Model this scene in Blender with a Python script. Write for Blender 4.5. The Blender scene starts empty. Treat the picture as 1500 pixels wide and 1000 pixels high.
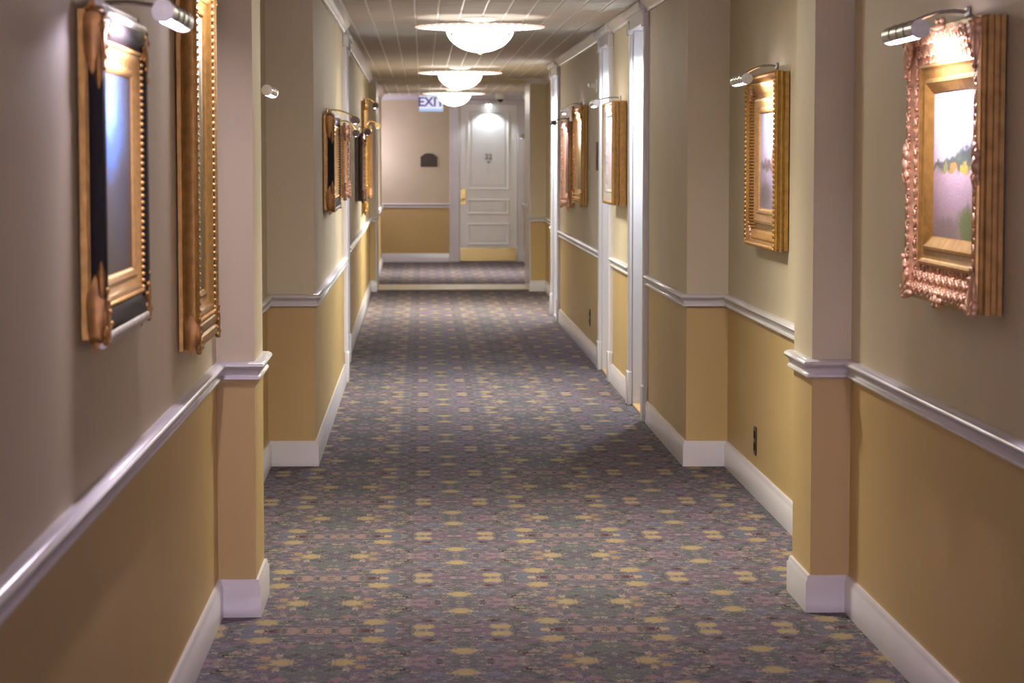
import bpy, bmesh, math, random
from mathutils import Vector, Matrix
random.seed(7)
C = bpy.context.scene.collection
R = math.radians
PI = math.pi
SC = bpy.context.scene

# ------------------------------------------------------------------ camera, world, exposure
EYE = 1.64
cam_d = bpy.data.cameras.new('camera')
cam = bpy.data.objects.new('camera', cam_d)
C.objects.link(cam)
cam_d.sensor_width = 36.0
cam_d.lens = 85.0
cam_d.clip_start = 0.05
cam_d.clip_end = 200
yaw, pitch = 0.03698, 0.07605
fwd = Vector((math.sin(yaw)*math.cos(pitch), math.cos(yaw)*math.cos(pitch), -math.sin(pitch)))
cam.location = (0, 0, EYE)
cam.rotation_euler = fwd.to_track_quat('-Z', 'Y').to_euler()
cam_d.dof.use_dof = True
cam_d.dof.focus_distance = 10.5
cam_d.dof.aperture_fstop = 6.3
SC.camera = cam

W = bpy.data.worlds.new('world')
SC.world = W
W.use_nodes = True
bg = W.node_tree.nodes['Background']
bg.inputs[0].default_value = (0.94, 0.76, 1.0, 1)
bg.inputs[1].default_value = 10.0

SC.view_settings.view_transform = 'Standard'
SC.view_settings.look = 'None'
SC.view_settings.exposure = 0.14
SC.view_settings.gamma = 1.0
SC.view_settings.use_curve_mapping = False
SC.cycles.max_bounces = 8
SC.cycles.diffuse_bounces = 5
SC.cycles.sample_clamp_indirect = 6.0
BOWL = 9.0                       # glow of the ceiling bowls
BOWL_COL = (1.0, 0.93, 0.78, 1)
DOWN_W = 19.0                     # the bowls' downward light
PIC_COL = (0.97, 0.82, 1.0)
PIC_W = 11.0

# ------------------------------------------------------------------ materials
def mat(name, col, rough=0.5, metal=0.0, noise=0.0, nscale=30.0, bump=0.0, bscale=200.0, spec=0.5):
    m = bpy.data.materials.new(name)
    m.use_nodes = True
    nt = m.node_tree
    p = nt.nodes['Principled BSDF']
    p.inputs['Base Color'].default_value = (*col, 1)
    p.inputs['Roughness'].default_value = rough
    p.inputs['Metallic'].default_value = metal
    p.inputs['Specular IOR Level'].default_value = spec
    if noise or bump:
        tc = nt.nodes.new('ShaderNodeTexCoord')
    if noise:
        n = nt.nodes.new('ShaderNodeTexNoise')
        n.inputs['Scale'].default_value = nscale
        n.inputs['Detail'].default_value = 4
        nt.links.new(tc.outputs['Object'], n.inputs['Vector'])
        r = nt.nodes.new('ShaderNodeValToRGB')
        r.color_ramp.elements[0].position = 0.3
        r.color_ramp.elements[1].position = 0.7
        r.color_ramp.elements[0].color = (*[c*(1-noise) for c in col], 1)
        r.color_ramp.elements[1].color = (*[min(1, c*(1+noise)) for c in col], 1)
        nt.links.new(n.outputs['Fac'], r.inputs['Fac'])
        nt.links.new(r.outputs['Color'], p.inputs['Base Color'])
    if bump:
        n2 = nt.nodes.new('ShaderNodeTexNoise')
        n2.inputs['Scale'].default_value = bscale
        nt.links.new(tc.outputs['Object'], n2.inputs['Vector'])
        b = nt.nodes.new('ShaderNodeBump')
        b.inputs['Strength'].default_value = bump
        b.inputs['Distance'].default_value = 0.002
        nt.links.new(n2.outputs['Fac'], b.inputs['Height'])
        nt.links.new(b.outputs['Normal'], p.inputs['Normal'])
    return m

def emis(name, col, strength, base=0.8):
    m = bpy.data.materials.new(name)
    m.use_nodes = True
    nt = m.node_tree
    p = nt.nodes['Principled BSDF']
    p.inputs['Base Color'].default_value = (base, base, base, 1)
    p.inputs['Emission Color'].default_value = (*col[:3], 1)
    p.inputs['Emission Strength'].default_value = strength
    return m

M = {}
M['wall_up'] = mat('cream wall paint', (0.58, 0.51, 0.37), 0.58, noise=0.03, nscale=3, bump=0.25, bscale=260)
M['wall_low'] = mat('tan wall paint', (0.54, 0.39, 0.165), 0.5, noise=0.03, nscale=3, bump=0.25, bscale=260)
M['white'] = mat('white gloss trim paint', (0.64, 0.63, 0.66), 0.26, noise=0.02, nscale=6)
M['door'] = mat('white door paint', (0.80, 0.81, 0.80), 0.35, noise=0.02, nscale=5)
M['tile'] = mat('taupe ceiling tile paint', (0.56, 0.51, 0.45), 0.7, noise=0.06, nscale=9, spec=0.3)
M['joint'] = mat('pale ceiling joint paint', (0.88, 0.85, 0.80), 0.4, noise=0.03)
M['gold'] = mat('antique gold leaf', (0.38, 0.215, 0.055), 0.36, 0.55, noise=0.22, nscale=40, bump=0.3, bscale=120)
M['gold_light'] = mat('bright gold leaf', (0.56, 0.335, 0.12), 0.33, 0.5, noise=0.15, nscale=50)
M['gold_rose'] = mat('rose gold gesso', (0.66, 0.40, 0.24), 0.42, 0.35, noise=0.25, nscale=45, bump=0.3, bscale=150)
M['rose_dark'] = mat('dark rose gesso', (0.34, 0.185, 0.12), 0.45, 0.3, noise=0.25, nscale=45)
M['gold_dark'] = mat('dark gilt wood', (0.36, 0.18, 0.05), 0.4, 0.45, noise=0.3, nscale=35)
M['silver_gilt'] = mat('worn silver gilt', (0.52, 0.50, 0.46), 0.35, 0.5, noise=0.25, nscale=30)
M['black'] = mat('black lacquer', (0.010, 0.008, 0.010), 0.55, noise=0.1, spec=0.2)
M['gold_side'] = mat('dull brown gilt', (0.30, 0.17, 0.05), 0.38, 0.6, noise=0.25, nscale=30)
M['brass'] = mat('polished brass', (0.60, 0.49, 0.20), 0.25, 0.9, noise=0.08, nscale=20)
M['bronze'] = mat('dark bronze', (0.10, 0.075, 0.05), 0.35, 0.7, noise=0.2)
M['nickel'] = mat('brushed nickel', (0.40, 0.40, 0.36), 0.28, 0.85, noise=0.12, nscale=60)
M['dark_metal'] = mat('dark brown metal', (0.07, 0.05, 0.04), 0.4, 0.5, noise=0.15)
M['plaque'] = mat('dark brown plaque', (0.055, 0.035, 0.03), 0.4, 0.2, noise=0.3, nscale=25)
M['plaque_rim'] = mat('plaque rim', (0.03, 0.02, 0.022), 0.35, 0.2, noise=0.2)
M['plastic_brown'] = mat('brown plastic', (0.05, 0.03, 0.02), 0.35, noise=0.1)
M['plastic_white'] = mat('white plastic', (0.8, 0.8, 0.78), 0.35, noise=0.02)
M['smoke'] = mat('dark smoked dome', (0.015, 0.015, 0.02), 0.12)
M['sill'] = mat('varnished oak sill', (0.62, 0.40, 0.17), 0.4, noise=0.2, nscale=14)
M['marble'] = mat('cream marble', (0.78, 0.70, 0.50), 0.35, noise=0.12, nscale=8)
M['ink'] = mat('dark grey numeral', (0.06, 0.06, 0.07), 0.4)
M['chrome'] = mat('chrome', (0.75, 0.75, 0.76), 0.12, 1.0, noise=0.03)
M['glass_plate'] = emis('glowing frosted glass plate', (1.0, 0.96, 0.88), 2.2)
M['glass_top'] = emis('glowing plate top', (1.0, 0.96, 0.9), 1.0)
M['glass_rim'] = emis('rosy glass rim', (1.0, 0.62, 0.48), 0.7)
M['bowl'] = emis('glowing glass bowl', BOWL_COL, BOWL)
M['bulb'] = emis('picture light bulb', (*PIC_COL, 1), 14.0)
M['downlight'] = emis('downlight lens', (0.9, 0.95, 1.0), 8.0)
M['sign_face'] = emis('lit sign face', (0.84, 0.86, 1.0), 0.80, 0.08)
M['sign_letter'] = emis('lit sign letter', (0.30, 0.14, 0.75), 0.30, 0.03)
M['sign_base'] = emis('lit sign strip', (0.40, 0.62, 1.0), 0.8, 0.08)
M['kraft'] = mat('brown backing paper', (0.16, 0.10, 0.06), 0.8, noise=0.1)

# ---- carpet: mirrored floral repeat laid out in floor metres
def carpet():
    m = bpy.data.materials.new('floral carpet')
    m.use_nodes = True
    nt = m.node_tree
    L = nt.links.new
    N = nt.nodes.new
    p = nt.nodes['Principled BSDF']
    p.inputs['Roughness'].default_value = 0.95
    p.inputs['Specular IOR Level'].default_value = 0.15
    tc = N('ShaderNodeTexCoord')
    sep = N('ShaderNodeSeparateXYZ')
    L(tc.outputs['Object'], sep.inputs[0])
    def mth(op, a, b=None, c=None):
        n = N('ShaderNodeMath')
        n.operation = op
        for i, v in enumerate((a, b, c)):
            if v is None: continue
            if isinstance(v, (int, float)): n.inputs[i].default_value = v
            else: L(v, n.inputs[i])
        return n.outputs[0]
    u = mth('PINGPONG', mth('ADD', sep.outputs[0], -0.632), 0.497)
    v = mth('PINGPONG', mth('ADD', sep.outputs[1], -8.315), 0.525)
    cmb = N('ShaderNodeCombineXYZ')
    L(u, cmb.inputs[0]); L(v, cmb.inputs[1])
    uv = cmb.outputs[0]
    def mix(f, a, b):
        n = N('ShaderNodeMix')
        n.data_type = 'RGBA'
        if isinstance(f, float): n.inputs[0].default_value = f
        else: L(f, n.inputs[0])
        for k, x in ((6, a), (7, b)):
            if isinstance(x, tuple): n.inputs[k].default_value = (*x, 1)
            else: L(x, n.inputs[k])
        return n.outputs[2]
    def noise(scale, detail=2.0, off=0.0):
        mp = N('ShaderNodeVectorMath'); mp.operation = 'ADD'
        mp.inputs[1].default_value = (off, off*1.7, off*0.3)
        L(uv, mp.inputs[0])
        n = N('ShaderNodeTexNoise')
        n.inputs['Scale'].default_value = scale
        n.inputs['Detail'].default_value = detail
        L(mp.outputs[0], n.inputs['Vector'])
        return n
    def ramp(f, stops, interp='LINEAR'):
        r = N('ShaderNodeValToRGB')
        r.color_ramp.interpolation = interp
        el = r.color_ramp.elements
        while len(el) < len(stops): el.new(0.5)
        for e, (pos, col) in zip(el, stops):
            e.position = pos; e.color = (*col, 1)
        L(f, r.inputs['Fac'])
        return r.outputs['Color']
    # jittered coordinates give the blossoms ragged edges
    jn = noise(70, 3)
    js = N('ShaderNodeVectorMath'); js.operation = 'MULTIPLY_ADD'
    js.inputs[1].default_value = (0.085, 0.085, 0)
    js.inputs[2].default_value = (-0.0425, -0.0425, 0)
    L(jn.outputs['Color'], js.inputs[0])
    ja = N('ShaderNodeVectorMath'); ja.operation = 'ADD'
    L(uv, ja.inputs[0]); L(js.outputs[0], ja.inputs[1])
    juv = ja.outputs[0]
    # ground: slate green drifting to plum
    base = ramp(noise(9, 3).outputs['Fac'], [(0.36, (0.062, 0.078, 0.078)), (0.50, (0.082, 0.076, 0.102)), (0.64, (0.130, 0.092, 0.128))])
    # small leaves and petals
    def voro(scale, off):
        mp = N('ShaderNodeVectorMath'); mp.operation = 'ADD'
        mp.inputs[1].default_value = (off, off*0.7, 0)
        L(juv, mp.inputs[0])
        vn = N('ShaderNodeTexVoronoi')
        vn.inputs['Scale'].default_value = scale
        L(mp.outputs[0], vn.inputs['Vector'])
        return vn
    v1 = voro(31, 3.1)
    s1 = N('ShaderNodeSeparateColor'); L(v1.outputs['Color'], s1.inputs[0])
    leaf = ramp(s1.outputs[0], [(0.0, (0.066, 0.084, 0.082)), (0.22, (0.20, 0.145, 0.19)), (0.38, (0.11, 0.12, 0.135)), (0.54, (0.30, 0.235, 0.165)),
                                (0.64, (0.14, 0.135, 0.20)), (0.76, (0.25, 0.175, 0.19)), (0.88, (0.040, 0.032, 0.044))], 'CONSTANT')
    lm = mth('LESS_THAN', v1.outputs['Distance'], 0.42)
    col = mix(lm, base, leaf)
    v2 = voro(64, 7.7)
    s2 = N('ShaderNodeSeparateColor'); L(v2.outputs['Color'], s2.inputs[0])
    speck = ramp(s2.outputs[1], [(0.0, (0.022, 0.018, 0.026)), (0.38, (0.28, 0.20, 0.22)), (0.52, (0.38, 0.31, 0.21)), (0.78, (0.14, 0.15, 0.16))], 'CONSTANT')
    sm = mth('MULTIPLY', mth('LESS_THAN', v2.outputs['Distance'], 0.36), mth('GREATER_THAN', s2.outputs[0], 0.45))
    col = mix(mth('MULTIPLY', sm, 0.9), col, speck)
    v3 = voro(120, 11.3)
    s3 = N('ShaderNodeSeparateColor'); L(v3.outputs['Color'], s3.inputs[0])
    fine = ramp(s3.outputs[2], [(0.0, (0.05, 0.055, 0.06)), (0.3, (0.18, 0.13, 0.17)), (0.55, (0.27, 0.22, 0.17)), (0.72, (0.10, 0.11, 0.14))], 'CONSTANT')
    col = mix(mth('MULTIPLY', mth('GREATER_THAN', s3.outputs[0], 0.5), 0.55), col, fine)
    # the blossoms of the repeat: centre (u, v), radii, colour
    tan = (0.31, 0.24, 0.125); pink = (0.25, 0.165, 0.145); dark = (0.05, 0.012, 0.022)
    green = (0.088, 0.112, 0.110); blue = (0.13, 0.14, 0.20); plum = (0.14, 0.088, 0.13)
    blobs = [
        (0.02, 0.33, 0.085, 0.10, green), (0.235, 0.0, 0.045, 0.12, blue), (0.30, 0.20, 0.05, 0.06, plum), (0.43, 0.0, 0.05, 0.09, plum),
        (0.40, 0.30, 0.05, 0.05, blue),
        (0.024, 0.0, 0.019, 0.05, pink), (0.086, 0.0, 0.024, 0.055, pink), (0.165, 0.0, 0.03, 0.03, dark), (0.203, 0.0, 0.018, 0.025, (0.33, 0.25, 0.15)),
        (0.09, 0.26, 0.028, 0.035, (0.22, 0.135, 0.15)), (0.155, 0.45, 0.026, 0.032, (0.27, 0.175, 0.105)), (0.26, 0.36, 0.02, 0.03, (0.24, 0.17, 0.15)),
        (0.35, 0.48, 0.03, 0.03, (0.20, 0.13, 0.16)),
        (0.19, 0.157, 0.042, 0.058, tan), (0.364, 0.062, 0.041, 0.036, tan), (0.497, 0.36, 0.043, 0.055, tan), (0.103, 0.525, 0.040, 0.055, tan),
        (0.385, 0.17, 0.018, 0.022, dark), (0.30, 0.41, 0.015, 0.02, dark), (0.06, 0.40, 0.016, 0.018, dark),
    ]
    for bi, (cu, cv, ru, rv, cc) in enumerate(blobs):
        sb = N('ShaderNodeVectorMath'); sb.operation = 'SUBTRACT'
        sb.inputs[1].default_value = (cu, cv, 0)
        L(juv, sb.inputs[0])
        dv = N('ShaderNodeVectorMath'); dv.operation = 'MULTIPLY'
        dv.inputs[1].default_value = (1/ru, 1/rv, 0)
        L(sb.outputs[0], dv.inputs[0])
        ln = N('ShaderNodeVectorMath'); ln.operation = 'LENGTH'
        L(dv.outputs[0], ln.inputs[0])
        mr = N('ShaderNodeMapRange')
        mr.inputs['From Min'].default_value = 0.82; mr.inputs['From Max'].default_value = 1.1
        mr.inputs['To Min'].default_value = 0.4 if bi < 5 else 0.85; mr.inputs['To Max'].default_value = 0.0
        L(ln.outputs['Value'], mr.inputs['Value'])
        col = mix(mr.outputs['Result'], col, cc)
    # pile grain
    gn = N('ShaderNodeTexNoise'); gn.inputs['Scale'].default_value = 260
    L(tc.outputs['Object'], gn.inputs['Vector'])
    gr = ramp(gn.outputs['Fac'], [(0.3, (0.72, 0.72, 0.72)), (0.7, (1.25, 1.25, 1.25))])
    mm = N('ShaderNodeMix'); mm.data_type = 'RGBA'; mm.blend_type = 'MULTIPLY'; mm.inputs[0].default_value = 1.0
    L(col, mm.inputs[6]); L(gr, mm.inputs[7])
    L(mm.outputs[2], p.inputs['Base Color'])
    b = N('ShaderNodeBump'); b.inputs['Strength'].default_value = 0.4; b.inputs['Distance'].default_value = 0.003
    L(gn.outputs['Fac'], b.inputs['Height']); L(b.outputs['Normal'], p.inputs['Normal'])
    return m
M['carpet'] = carpet()

# ---- paintings: bands of colour broken up by noise, in the canvas' own 0..1 square
def painting(name, layers, ground, rough=0.35):
    """layers: list of (x0, z0, rx, rz, colour, raggedness) soft patches, painted in order over vertical 'ground' stops"""
    m = bpy.data.materials.new(name)
    m.use_nodes = True
    nt = m.node_tree
    N = nt.nodes.new; L = nt.links.new
    p = nt.nodes['Principled BSDF']
    p.inputs['Roughness'].default_value = rough
    tc = N('ShaderNodeTexCoord')
    ns = N('ShaderNodeTexNoise'); ns.inputs['Scale'].default_value = 14; ns.inputs['Detail'].default_value = 5
    L(tc.outputs['Generated'], ns.inputs['Vector'])
    ma = N('ShaderNodeVectorMath'); ma.operation = 'MULTIPLY_ADD'
    ma.inputs[1].default_value = (0.16, 0, 0.16); ma.inputs[2].default_value = (-0.08, 0, -0.08)
    L(ns.outputs['Color'], ma.inputs[0])
    ad = N('ShaderNodeVectorMath'); ad.operation = 'ADD'
    L(tc.outputs['Generated'], ad.inputs[0]); L(ma.outputs[0], ad.inputs[1])
    sp = N('ShaderNodeSeparateXYZ'); L(ad.outputs[0], sp.inputs[0])
    r = N('ShaderNodeValToRGB')
    el = r.color_ramp.elements
    while len(el) < len(ground): el.new(0.5)
    for e, (pos, c) in zip(el, ground):
        e.position = pos; e.color = (*c, 1)
    L(sp.outputs[2], r.inputs['Fac'])
    col = r.outputs['Color']
    for (x0, z0, rx, rz, c) in layers:
        sb = N('ShaderNodeVectorMath'); sb.operation = 'SUBTRACT'; sb.inputs[1].default_value = (x0, 0, z0)
        L(ad.outputs[0], sb.inputs[0])
        dv = N('ShaderNodeVectorMath'); dv.operation = 'MULTIPLY'; dv.inputs[1].default_value = (1/rx, 0, 1/rz)
        L(sb.outputs[0], dv.inputs[0])
        ln = N('ShaderNodeVectorMath'); ln.operation = 'LENGTH'; L(dv.outputs[0], ln.inputs[0])
        mr = N('ShaderNodeMapRange')
        mr.inputs['From Min'].default_value = 0.65; mr.inputs['From Max'].default_value = 1.15
        mr.inputs['To Min'].default_value = 1.0; mr.inputs['To Max'].default_value = 0.0
        L(ln.outputs['Value'], mr.inputs['Value'])
        mx = N('ShaderNodeMix'); mx.data_type = 'RGBA'
        L(mr.outputs['Result'], mx.inputs[0]); L(col, mx.inputs[6]); mx.inputs[7].default_value = (*c, 1)
        col = mx.outputs[2]
    n2 = N('ShaderNodeTexNoise'); n2.inputs['Scale'].default_value = 60; n2.inputs['Detail'].default_value = 3
    L(tc.outputs['Generated'], n2.inputs['Vector'])
    r2 = N('ShaderNodeValToRGB')
    r2.color_ramp.elements[0].color = (0.7, 0.7, 0.7, 1); r2.color_ramp.elements[0].position = 0.3
    r2.color_ramp.elements[1].color = (1.2, 1.2, 1.2, 1); r2.color_ramp.elements[1].position = 0.7
    L(n2.outputs['Fac'], r2.inputs['Fac'])
    mm = N('ShaderNodeMix'); mm.data_type = 'RGBA'; mm.blend_type = 'MULTIPLY'; mm.inputs[0].default_value = 1
    L(col, mm.inputs[6]); L(r2.outputs['Color'], mm.inputs[7])
    L(mm.outputs[2], p.inputs['Base Color'])
    return m
M['p_field'] = painting('painting of a pink field', [
    (0.10, 0.56, 0.42, 0.10, (0.07, 0.10, 0.10)), (0.45, 0.52, 0.30, 0.05, (0.10, 0.14, 0.11)), (0.85, 0.50, 0.30, 0.03, (0.13, 0.15, 0.14)),
    (0.30, 0.475, 0.10, 0.035, (0.62, 0.42, 0.07)), (0.55, 0.475, 0.09, 0.03, (0.55, 0.28, 0.07)), (0.72, 0.47, 0.07, 0.03, (0.30, 0.33, 0.12)),
    (0.10, 0.47, 0.10, 0.03, (0.25, 0.30, 0.10)),
    (0.15, 0.10, 0.30, 0.14, (0.13, 0.18, 0.06)), (0.65, 0.06, 0.25, 0.08, (0.22, 0.17, 0.16))],
    [(0.0, (0.26, 0.20, 0.19)), (0.25, (0.42, 0.31, 0.36)), (0.44, (0.55, 0.42, 0.47)), (0.47, (0.30, 0.30, 0.24)), (0.52, (0.62, 0.60, 0.66)), (0.8, (0.74, 0.74, 0.82)), (1.0, (0.66, 0.72, 0.86))])
M['p_night'] = painting('painting of a figure in blue dusk', [
    (0.62, 0.72, 0.42, 0.24, (0.06, 0.13, 0.36)), (0.66, 0.80, 0.22, 0.12, (0.11, 0.22, 0.48)), (0.86, 0.44, 0.10, 0.20, (0.36, 0.32, 0.32)),
    (0.86, 0.63, 0.05, 0.05, (0.48, 0.42, 0.34)), (0.30, 0.30, 0.25, 0.30, (0.045, 0.05, 0.09))],
    [(0.0, (0.05, 0.045, 0.05)), (0.4, (0.055, 0.058, 0.08)), (0.8, (0.08, 0.11, 0.20)), (1.0, (0.06, 0.09, 0.17))])
M['p_woods'] = painting('painting of a woodland path', [
    (0.5, 0.55, 0.3, 0.25, (0.30, 0.27, 0.08)), (0.6, 0.75, 0.3, 0.18, (0.55, 0.52, 0.40)), (0.2, 0.5, 0.14, 0.4, (0.08, 0.09, 0.04))],
    [(0.0, (0.10, 0.08, 0.04)), (0.5, (0.20, 0.19, 0.08)), (1.0, (0.52, 0.50, 0.42))])
M['p_lake'] = painting('painting of a misty lake', [
    (0.5, 0.45, 0.5, 0.06, (0.20, 0.16, 0.16)), (0.3, 0.5, 0.12, 0.16, (0.36, 0.20, 0.14)), (0.7, 0.15, 0.3, 0.14, (0.20, 0.18, 0.20))],
    [(0.0, (0.26, 0.24, 0.30)), (0.4, (0.46, 0.43, 0.52)), (0.6, (0.66, 0.64, 0.76)), (1.0, (0.52, 0.56, 0.74))])
M['p_dark'] = painting('painting of a dim interior', [
    (0.5, 0.6, 0.2, 0.2, (0.35, 0.24, 0.16)), (0.5, 0.3, 0.3, 0.2, (0.12, 0.05, 0.04))],
    [(0.0, (0.04, 0.03, 0.03)), (1.0, (0.10, 0.08, 0.08))])
M['p_pale'] = painting('painting of pale flowers', [
    (0.5, 0.5, 0.3, 0.25, (0.62, 0.52, 0.60)), (0.4, 0.3, 0.2, 0.15, (0.30, 0.34, 0.26))],
    [(0.0, (0.40, 0.36, 0.40)), (1.0, (0.62, 0.58, 0.68))])

# ------------------------------------------------------------------ mesh helpers
_ico = bmesh.new()
bmesh.ops.create_icosphere(_ico, subdivisions=1, radius=1.0)
_ico.verts.ensure_lookup_table()
ICO_V = [v.co.copy() for v in _ico.verts]
ICO_F = [[v.index for v in f.verts] for f in _ico.faces]
_ico.free()

class MB:
    def __init__(self):
        self.v = []; self.f = []; self.mi = []
    def add(self, vs, fs, m=0):
        o = len(self.v)
        self.v += [tuple(x) for x in vs]
        self.f += [[o+i for i in q] for q in fs]
        self.mi += [m]*len(fs)
        return self
    def box(self, x0, x1, y0, y1, z0, z1, bev=0.0, m=0):
        if x0 > x1: x0, x1 = x1, x0
        if y0 > y1: y0, y1 = y1, y0
        if z0 > z1: z0, z1 = z1, z0
        if bev <= 0:
            vs = [(x, y, z) for x in (x0, x1) for y in (y0, y1) for z in (z0, z1)]
            fs = [(0, 1, 3, 2), (4, 6, 7, 5), (0, 4, 5, 1), (2, 3, 7, 6), (0, 2, 6, 4), (1, 5, 7, 3)]
            return self.add(vs, fs, m)
        bm = bmesh.new()
        bmesh.ops.create_cube(bm, size=1.0)
        for v in bm.verts:
            v.co = Vector(((x0+x1)/2+v.co.x*(x1-x0), (y0+y1)/2+v.co.y*(y1-y0), (z0+z1)/2+v.co.z*(z1-z0)))
        bmesh.ops.bevel(bm, geom=bm.edges[:], offset=bev, segments=1, affect='EDGES')
        bm.verts.index_update()
        self.add([v.co for v in bm.verts], [[v.index for v in f.verts] for f in bm.faces], m)
        bm.free()
        return self
    def ell(self, c, axes, m=0):
        """ellipsoid: axes are three vectors"""
        c = Vector(c); a, b, d = [Vector(x) for x in axes]
        return self.add([c + a*p.x + b*p.y + d*p.z for p in ICO_V], ICO_F, m)
    def ball(self, c, r, m=0):
        r = (r, r, r) if not hasattr(r, '__len__') else r
        return self.ell(c, ((r[0], 0, 0), (0, r[1], 0), (0, 0, r[2])), m)
    def tube(self, pts, rad, seg=10, m=0, cap=True):
        pts = [Vector(p) for p in pts]
        n = len(pts)
        rads = rad if hasattr(rad, '__len__') else [rad]*n
        rings = []
        up = None
        for i, p in enumerate(pts):
            t = (pts[min(i+1, n-1)] - pts[max(i-1, 0)]).normalized()
            if up is None:
                up = Vector((0, 0, 1)) if abs(t.z) < 0.9 else Vector((1, 0, 0))
            s = t.cross(up).normalized(); up = s.cross(t).normalized()
            rings.append([p + (s*math.cos(2*PI*k/seg) + up*math.sin(2*PI*k/seg))*rads[i] for k in range(seg)])
        vs = [q for r in rings for q in r]
        fs = [(i*seg+k, i*seg+(k+1) % seg, (i+1)*seg+(k+1) % seg, (i+1)*seg+k) for i in range(n-1) for k in range(seg)]
        if cap:
            fs += [tuple(range(seg))[::-1], tuple((n-1)*seg+k for k in range(seg))]
        return self.add(vs, fs, m)
    def lathe(self, prof, c=(0, 0, 0), seg=32, m=0):
        """prof: (r, z) around +Z"""
        vs = []; fs = []
        n = len(prof)
        for (r, z) in prof:
            for k in range(seg):
                a = 2*PI*k/seg
                vs.append((c[0]+r*math.cos(a), c[1]+r*math.sin(a), c[2]+z))
        for i in range(n-1):
            for k in range(seg):
                fs.append((i*seg+k, i*seg+(k+1) % seg, (i+1)*seg+(k+1) % seg, (i+1)*seg+k))
        return self.add(vs, fs, m)
    def prism(self, poly, z0, z1, m=0):
        n = len(poly)
        vs = [(x, y, z0) for x, y in poly] + [(x, y, z1) for x, y in poly]
        fs = [(i, (i+1) % n, n+(i+1) % n, n+i) for i in range(n)]
        fs += [tuple(range(n))[::-1], tuple(range(n, 2*n))]
        return self.add(vs, fs, m)
    def extrude_xz(self, poly, y0, y1, m=0):
        n = len(poly)
        vs = [(x, y0, z) for x, z in poly] + [(x, y1, z) for x, z in poly]
        fs = [(i, (i+1) % n, n+(i+1) % n, n+i) for i in range(n)]
        fs += [tuple(range(n))[::-1], tuple(range(n, 2*n))]
        return self.add(vs, fs, m)
    def run(self, pts, prof, side, m=0):
        """moulding profile (out, z) swept along a plan polyline with mitred corners; side=+1: hall lies left of the direction of travel"""
        pts = [Vector((p[0], p[1])) for p in pts]
        n = len(pts)
        nor = []
        for a, b in zip(pts[:-1], pts[1:]):
            d = (b-a).normalized()
            nor.append(Vector((-d.y, d.x))*side)
        k = len(prof)
        vs = []
        for i, p in enumerate(pts):
            na = nor[max(i-1, 0)]; nb = nor[min(i, n-2)]
            mi = (na+nb)/(1+na.dot(nb))
            for (o, z) in prof:
                q = p + mi*o
                vs.append((q.x, q.y, z))
        fs = [(i*k+j, i*k+(j+1) % k, (i+1)*k+(j+1) % k, (i+1)*k+j) for i in range(n-1) for j in range(k)]
        fs += [tuple(range(k)), tuple((n-1)*k+j for j in range(k))[::-1]]
        return self.add(vs, fs, m)
    def ring(self, w, h, prof, z0=0.0, m=0):
        """picture moulding: profile (inset, out) swept round a w x h rectangle with mitres"""
        k = len(prof)
        vs = []
        for (u, d) in prof:
            vs += [(-w/2+u, d, z0+u), (w/2-u, d, z0+u), (w/2-u, d, z0+h-u), (-w/2+u, d, z0+h-u)]
        fs = []
        for i in range(k-1):
            for j in range(4):
                fs.append((i*4+j, i*4+(j+1) % 4, (i+1)*4+(j+1) % 4, (i+1)*4+j))
        return self.add(vs, fs, m)
    def build(self, name, material, parent=None, smooth=True, angle=38, fix=True):
        me = bpy.data.meshes.new(name)
        me.from_pydata(self.v, [], self.f)
        mats = material if isinstance(material, (list, tuple)) else [material]
        for mm in mats: me.materials.append(mm)
        for p, i in zip(me.polygons, self.mi): p.material_index = i
        if fix:
            bm = bmesh.new(); bm.from_mesh(me)
            bmesh.ops.recalc_face_normals(bm, faces=bm.faces[:])
            bm.to_mesh(me); bm.free()
        if smooth:
            me.shade_smooth()
            me.set_sharp_from_angle(angle=R(angle))
        o = bpy.data.objects.new(name, me)
        C.objects.link(o)
        if parent is not None: o.parent = parent
        return o

def tag(o, label=None, cat=None, group=None, kind=None):
    if label: o['label'] = label
    if cat: o['category'] = cat
    if group: o['group'] = group
    if kind: o['kind'] = kind
    return o
def empty(name, loc=(0, 0, 0), rz=0.0):
    o = bpy.data.objects.new(name, None)
    o.empty_display_size = 0.1
    C.objects.link(o)
    o.location = loc
    o.rotation_euler = (0, 0, rz)
    return o
def struct(name, mb, m, **k):
    o = mb.build(name, m, **k)
    o['kind'] = 'structure'
    return o

def area(name, parent, loc, direction, sx, sy, power, col):
    d = bpy.data.lights.new(name, 'AREA')
    d.shape = 'RECTANGLE'; d.size = sx; d.size_y = sy
    d.energy = power; d.color = col; d.spread = R(160)
    o = bpy.data.objects.new(name, d)
    C.objects.link(o)
    o.parent = parent
    o.location = loc
    o.rotation_euler = Vector(direction).to_track_quat('-Z', 'Y').to_euler()
    return o

def text_mesh(name, body, size, depth, m, parent, loc, rot, bold=0.0):
    cu = bpy.data.curves.new(name, 'FONT')
    cu.offset = bold
    cu.body = body; cu.size = size; cu.extrude = depth; cu.align_x = 'CENTER'; cu.align_y = 'CENTER'
    t = bpy.data.objects.new('tmp', cu)
    C.objects.link(t)
    dg = bpy.context.evaluated_depsgraph_get()
    me = bpy.data.meshes.new_from_object(t.evaluated_get(dg))
    bpy.data.objects.remove(t)
    me.materials.clear(); me.materials.append(m)
    o = bpy.data.objects.new(name, me)
    C.objects.link(o)
    o.parent = parent; o.location = loc; o.rotation_euler = rot
    return o

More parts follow.
